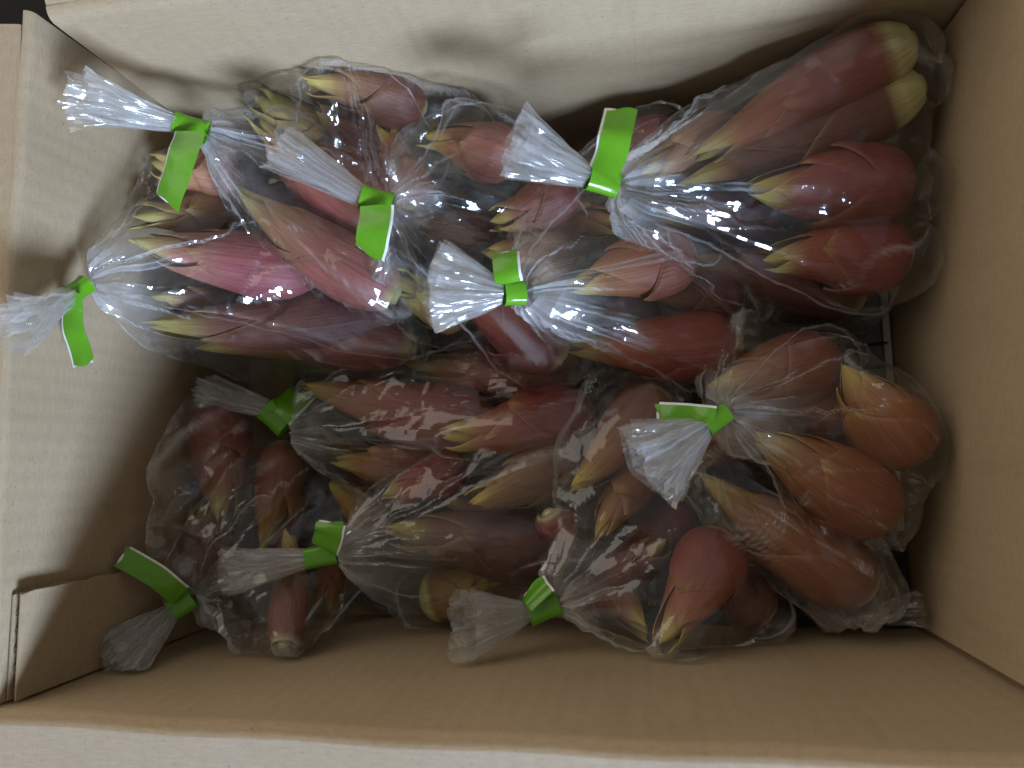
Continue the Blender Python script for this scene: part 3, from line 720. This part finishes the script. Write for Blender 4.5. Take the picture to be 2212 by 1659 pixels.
BAGS = [
 dict(id='L', label='clear film bag at the rear, pressed to the back wall, no tape in view', buds=['L1', 'L2', 'L3', 'L4'], neck=(800, 430, .040), neck_r=.010,
      outline=[(542, 205, .066), (720, 132, .096), (785, 143, .090), (900, 190, .074), (1035, 228, .056), (560, 300, .05)]),
 dict(id='M', label='clear film bag in shade behind the upright green tape end', buds=['M1'], neck=(1200, 430, .040), neck_r=.008, outline=[(1290, 330, .05), (1400, 278, .062), (1458, 292, .056)]),
 dict(id='K', label='clear film bag at lower right corner, its bunched mouth touching the right wall', buds=['J3', 'K1'], neck=(1850, 1335, .026), neck_r=.008,
      outline=[(1600, 1050, .055), (1690, 1235, .03), (1780, 1362, .014), (1870, 1200, .045)], band=((1870, 1332, .028), (1850, 1335, .026), 60), tail=((2000, 1312, .032), 78), tilt=.3, layers=2, notape=True, clear=True),
 dict(id='F', label='clear film bag tied with dark green tape at left, pale tail pointing up left', buds=['F1', 'F2', 'F3', 'F4', 'F5'], neck=(632, 936, .052), neck_r=.0055,
      outline=[(650, 828, .050), (1020, 768, .050), (1275, 870, .044), (720, 1040, .04)],
      band=((575, 882, .054), (620, 922, .052), 62), tail=((428, 838, .060), 84), tag=([(598, 900, .057), (625, 873, .052), (655, 846, .044)], 66), tilt=.2, round=.3),
 dict(id='H', label='clear film bag in lower left corner, green tape end sticking up left, ragged tail below', buds=['H1', 'H2', 'H3', 'H4', 'H5', 'H6', 'H7'], neck=(425, 1282, .074), neck_r=.0055,
      outline=[(318, 1180, .064), (380, 905, .055), (600, 1405, .024), (735, 1328, .022), (330, 1010, .065)],
      band=((368, 1320, .079), (416, 1288, .075), 58), tail=((238, 1432, .112), 165), tag=([(388, 1288, .082), (335, 1245, .090), (262, 1203, .096)], 46, -.5), tilt=-.35, round=1.2, skew=.25),
 dict(id='G', label='clear film bag with green tape at lower left centre, long hazy neck', buds=['G1', 'G2', 'G3', 'G4', 'G5', 'G6'], neck=(732, 1194, .070), neck_r=.0055,
      outline=[(830, 1070, .05), (1215, 945, .05), (1232, 1290, .03), (925, 1338, .014)],
      band=((660, 1207, .073), (728, 1195, .070), 48), tail=((478, 1236, .084), 108), tag=([(700, 1185, .077), (708, 1155, .080), (713, 1128, .080)], 64), tilt=.1, round=.2),
 dict(id='I', label='clear film bag at bottom centre right, wide tan fan tail and short tape end', buds=['I1', 'I2', 'I3', 'I4', 'I5', 'I6', 'I7'], neck=(1208, 1298, .060), neck_r=.0058,
      outline=[(1212, 990, .055), (1290, 806, .045), (1440, 832, .048), (1682, 1290, .026), (1500, 1420, .034), (1600, 1100, .045)],
      band=((1140, 1325, .064), (1205, 1300, .061), 58), tail=((982, 1362, .088), 172), tag=([(1172, 1300, .069), (1160, 1285, .068), (1150, 1268, .064)], 62), tilt=-.1, round=.3),
 dict(id='E', label='clear film bag at far left, taped tail rising over the left wall', buds=['E1', 'E2', 'E3', 'E4', 'E5', 'E6', 'E7'], neck=(198, 606, .122), neck_r=.0058,
      outline=[(332, 345, .078), (212, 545, .094), (308, 735, .068), (540, 825, .052), (885, 800, .036), (480, 330, .074)],
      band=((150, 640, .133), (188, 612, .128), 46), tail=((14, 715, .164), 150), tag=([(160, 630, .135), (158, 690, .132), (168, 735, .130), (184, 786, .128)], 56), tilt=.3, round=.9),
 dict(id='B', label='clear film bag at upper centre with peaked clear top, tape end hanging down', buds=['B1', 'B2', 'B3', 'B4', 'B5', 'B6'], neck=(850, 444, .110), neck_r=.0058,
      outline=[(882, 292, .078), (990, 234, .088), (1108, 276, .072), (1085, 345, .088), (898, 715, .062), (1080, 792, .046), (1225, 800, .042)],
      band=((780, 424, .117), (846, 444, .113), 60), tail=((590, 308, .123), 122), tag=([(812, 445, .120), (808, 485, .121), (800, 525, .120), (798, 546, .117)], 76), tilt=.1, back=-1, round=.3),
 dict(id='A', label='clear film bag at upper left, blue-white tail and tape end near box corner', buds=['A1', 'A2', 'A3', 'A4'], neck=(450, 288, .110), neck_r=.0058,
      outline=[(492, 240, .094), (600, 227, .090), (740, 300, .080), (885, 440, .066), (545, 470, .074), (880, 688, .056)],
      band=((378, 264, .119), (446, 286, .114), 58), tail=((138, 208, .146), 140), tag=([(412, 285, .122), (398, 330, .123), (378, 390, .120), (364, 438, .116)], 78), tilt=.15, round=.1),
 dict(id='D', label='clear film bag at middle with lowest central tape and wide white fan tail', buds=['D1', 'D2', 'D3', 'D4', 'D6'], neck=(1135, 630, .104), neck_r=.0058,
      outline=[(1592, 700, .05), (1560, 812, .038), (1255, 782, .044), (1430, 425, .062), (1300, 420, .07)],
      band=((1086, 632, .112), (1130, 630, .108), 60), tail=((918, 618, .120), 216), tag=([(1098, 612, .115), (1092, 580, .117), (1090, 545, .114)], 56), tilt=-.1, round=1.0),
 dict(id='J', label='clear film bag at right with small tape and white fan tail pointing lower left', buds=['J1', 'J2', 'J4', 'J5'], neck=(1572, 886, .086), neck_r=.0050,
      outline=[(1602, 682, .056), (1830, 735, .05), (2005, 950, .045), (1950, 1190, .04), (1600, 960, .07)],
      band=((1522, 924, .092), (1568, 890, .089), 44), tail=((1376, 1018, .104), 205), tag=([(1545, 902, .094), (1490, 896, .092), (1420, 892, .089)], 38), tilt=.1, round=.8),
 dict(id='C', label='large clear film bag at upper right, tape end standing upright, shiny neck', buds=['C1', 'C2', 'C3', 'C4', 'C5', 'C6', 'C7'], neck=(1338, 402, .110), neck_r=.0060,
      outline=[(1985, 58, .076), (2002, 165, .064), (1948, 480, .05), (1900, 642, .036), (1610, 690, .045)],
      band=((1270, 380, .121), (1332, 400, .116), 64), tail=((1096, 306, .132), 166), tag=([(1304, 378, .125), (1322, 335, .131), (1332, 290, .134), (1344, 238, .130)], 66), tilt=0, back=-1, round=.1),
]
for i, s in enumerate(BAGS):
    root = empty('film_bag', PI(*s['neck'])); tag(root, s['label'], 'plastic bag', 'tied film bags of ginger buds')
    make_film(root, s, 1000 + i * 37)
    if 'tail' in s: make_tail(root, s, 2000 + i * 11)
    if 'tag' in s and not s.get('notape'): make_tape(root, s, i + 1)
    s['root'] = root

# the plastics recycling mark printed on the film of the bottom centre right bag
def mk(strokes, z, root):
    for pts, wid in strokes:
        q = [P((2240 + x / 1896 * 160) * .553, (1420 + y / 1659 * 140) * .553, z) for x, y in pts]
        hwid = mm(wid / 1896 * 160 * .553, z) / 2; V = []
        for i in range(len(q)):
            t_ = unit((q[min(i + 1, len(q) - 1)] - q[max(i - 1, 0)])); s_ = unit(np.cross([0, 0, 1.0], t_))
            V += [q[i] - s_ * hwid, q[i] + s_ * hwid]
        obj('printed_mark', V, grid_faces(len(q), 2), M_INK, root, smooth=False)
circ = [(720 + 42 * math.cos(a), 1060 + 42 * math.sin(a)) for a in np.linspace(0, 6.283, 10)]
mk([([(540, 325), (620, 395), (668, 380)], 28), ([(695, 635), (680, 520), (712, 485), (762, 545), (740, 605), (700, 632)], 30), ([(740, 600), (860, 560)], 26),
    ([(740, 790), (650, 830), (590, 930), (565, 1150), (540, 1350), (670, 1335)], 72), ([(655, 745), (745, 800), (680, 885)], 34),
    ([(787, 780), (788, 955)], 36), ([(840, 935), (850, 790), (890, 780), (930, 905)], 36), (circ, 30), ([(680, 1130), (770, 1120)], 30),
    ([(755, 1195), (790, 1030), (850, 1005), (888, 1060), (885, 1145)], 34), ([(945, 745), (965, 690), (1020, 690), (1055, 770), (1010, 860)], 60), ([(745, 1335), (850, 1250)], 70)],
   .047, [b for b in BAGS if b['id'] == 'I'][0]['root'])
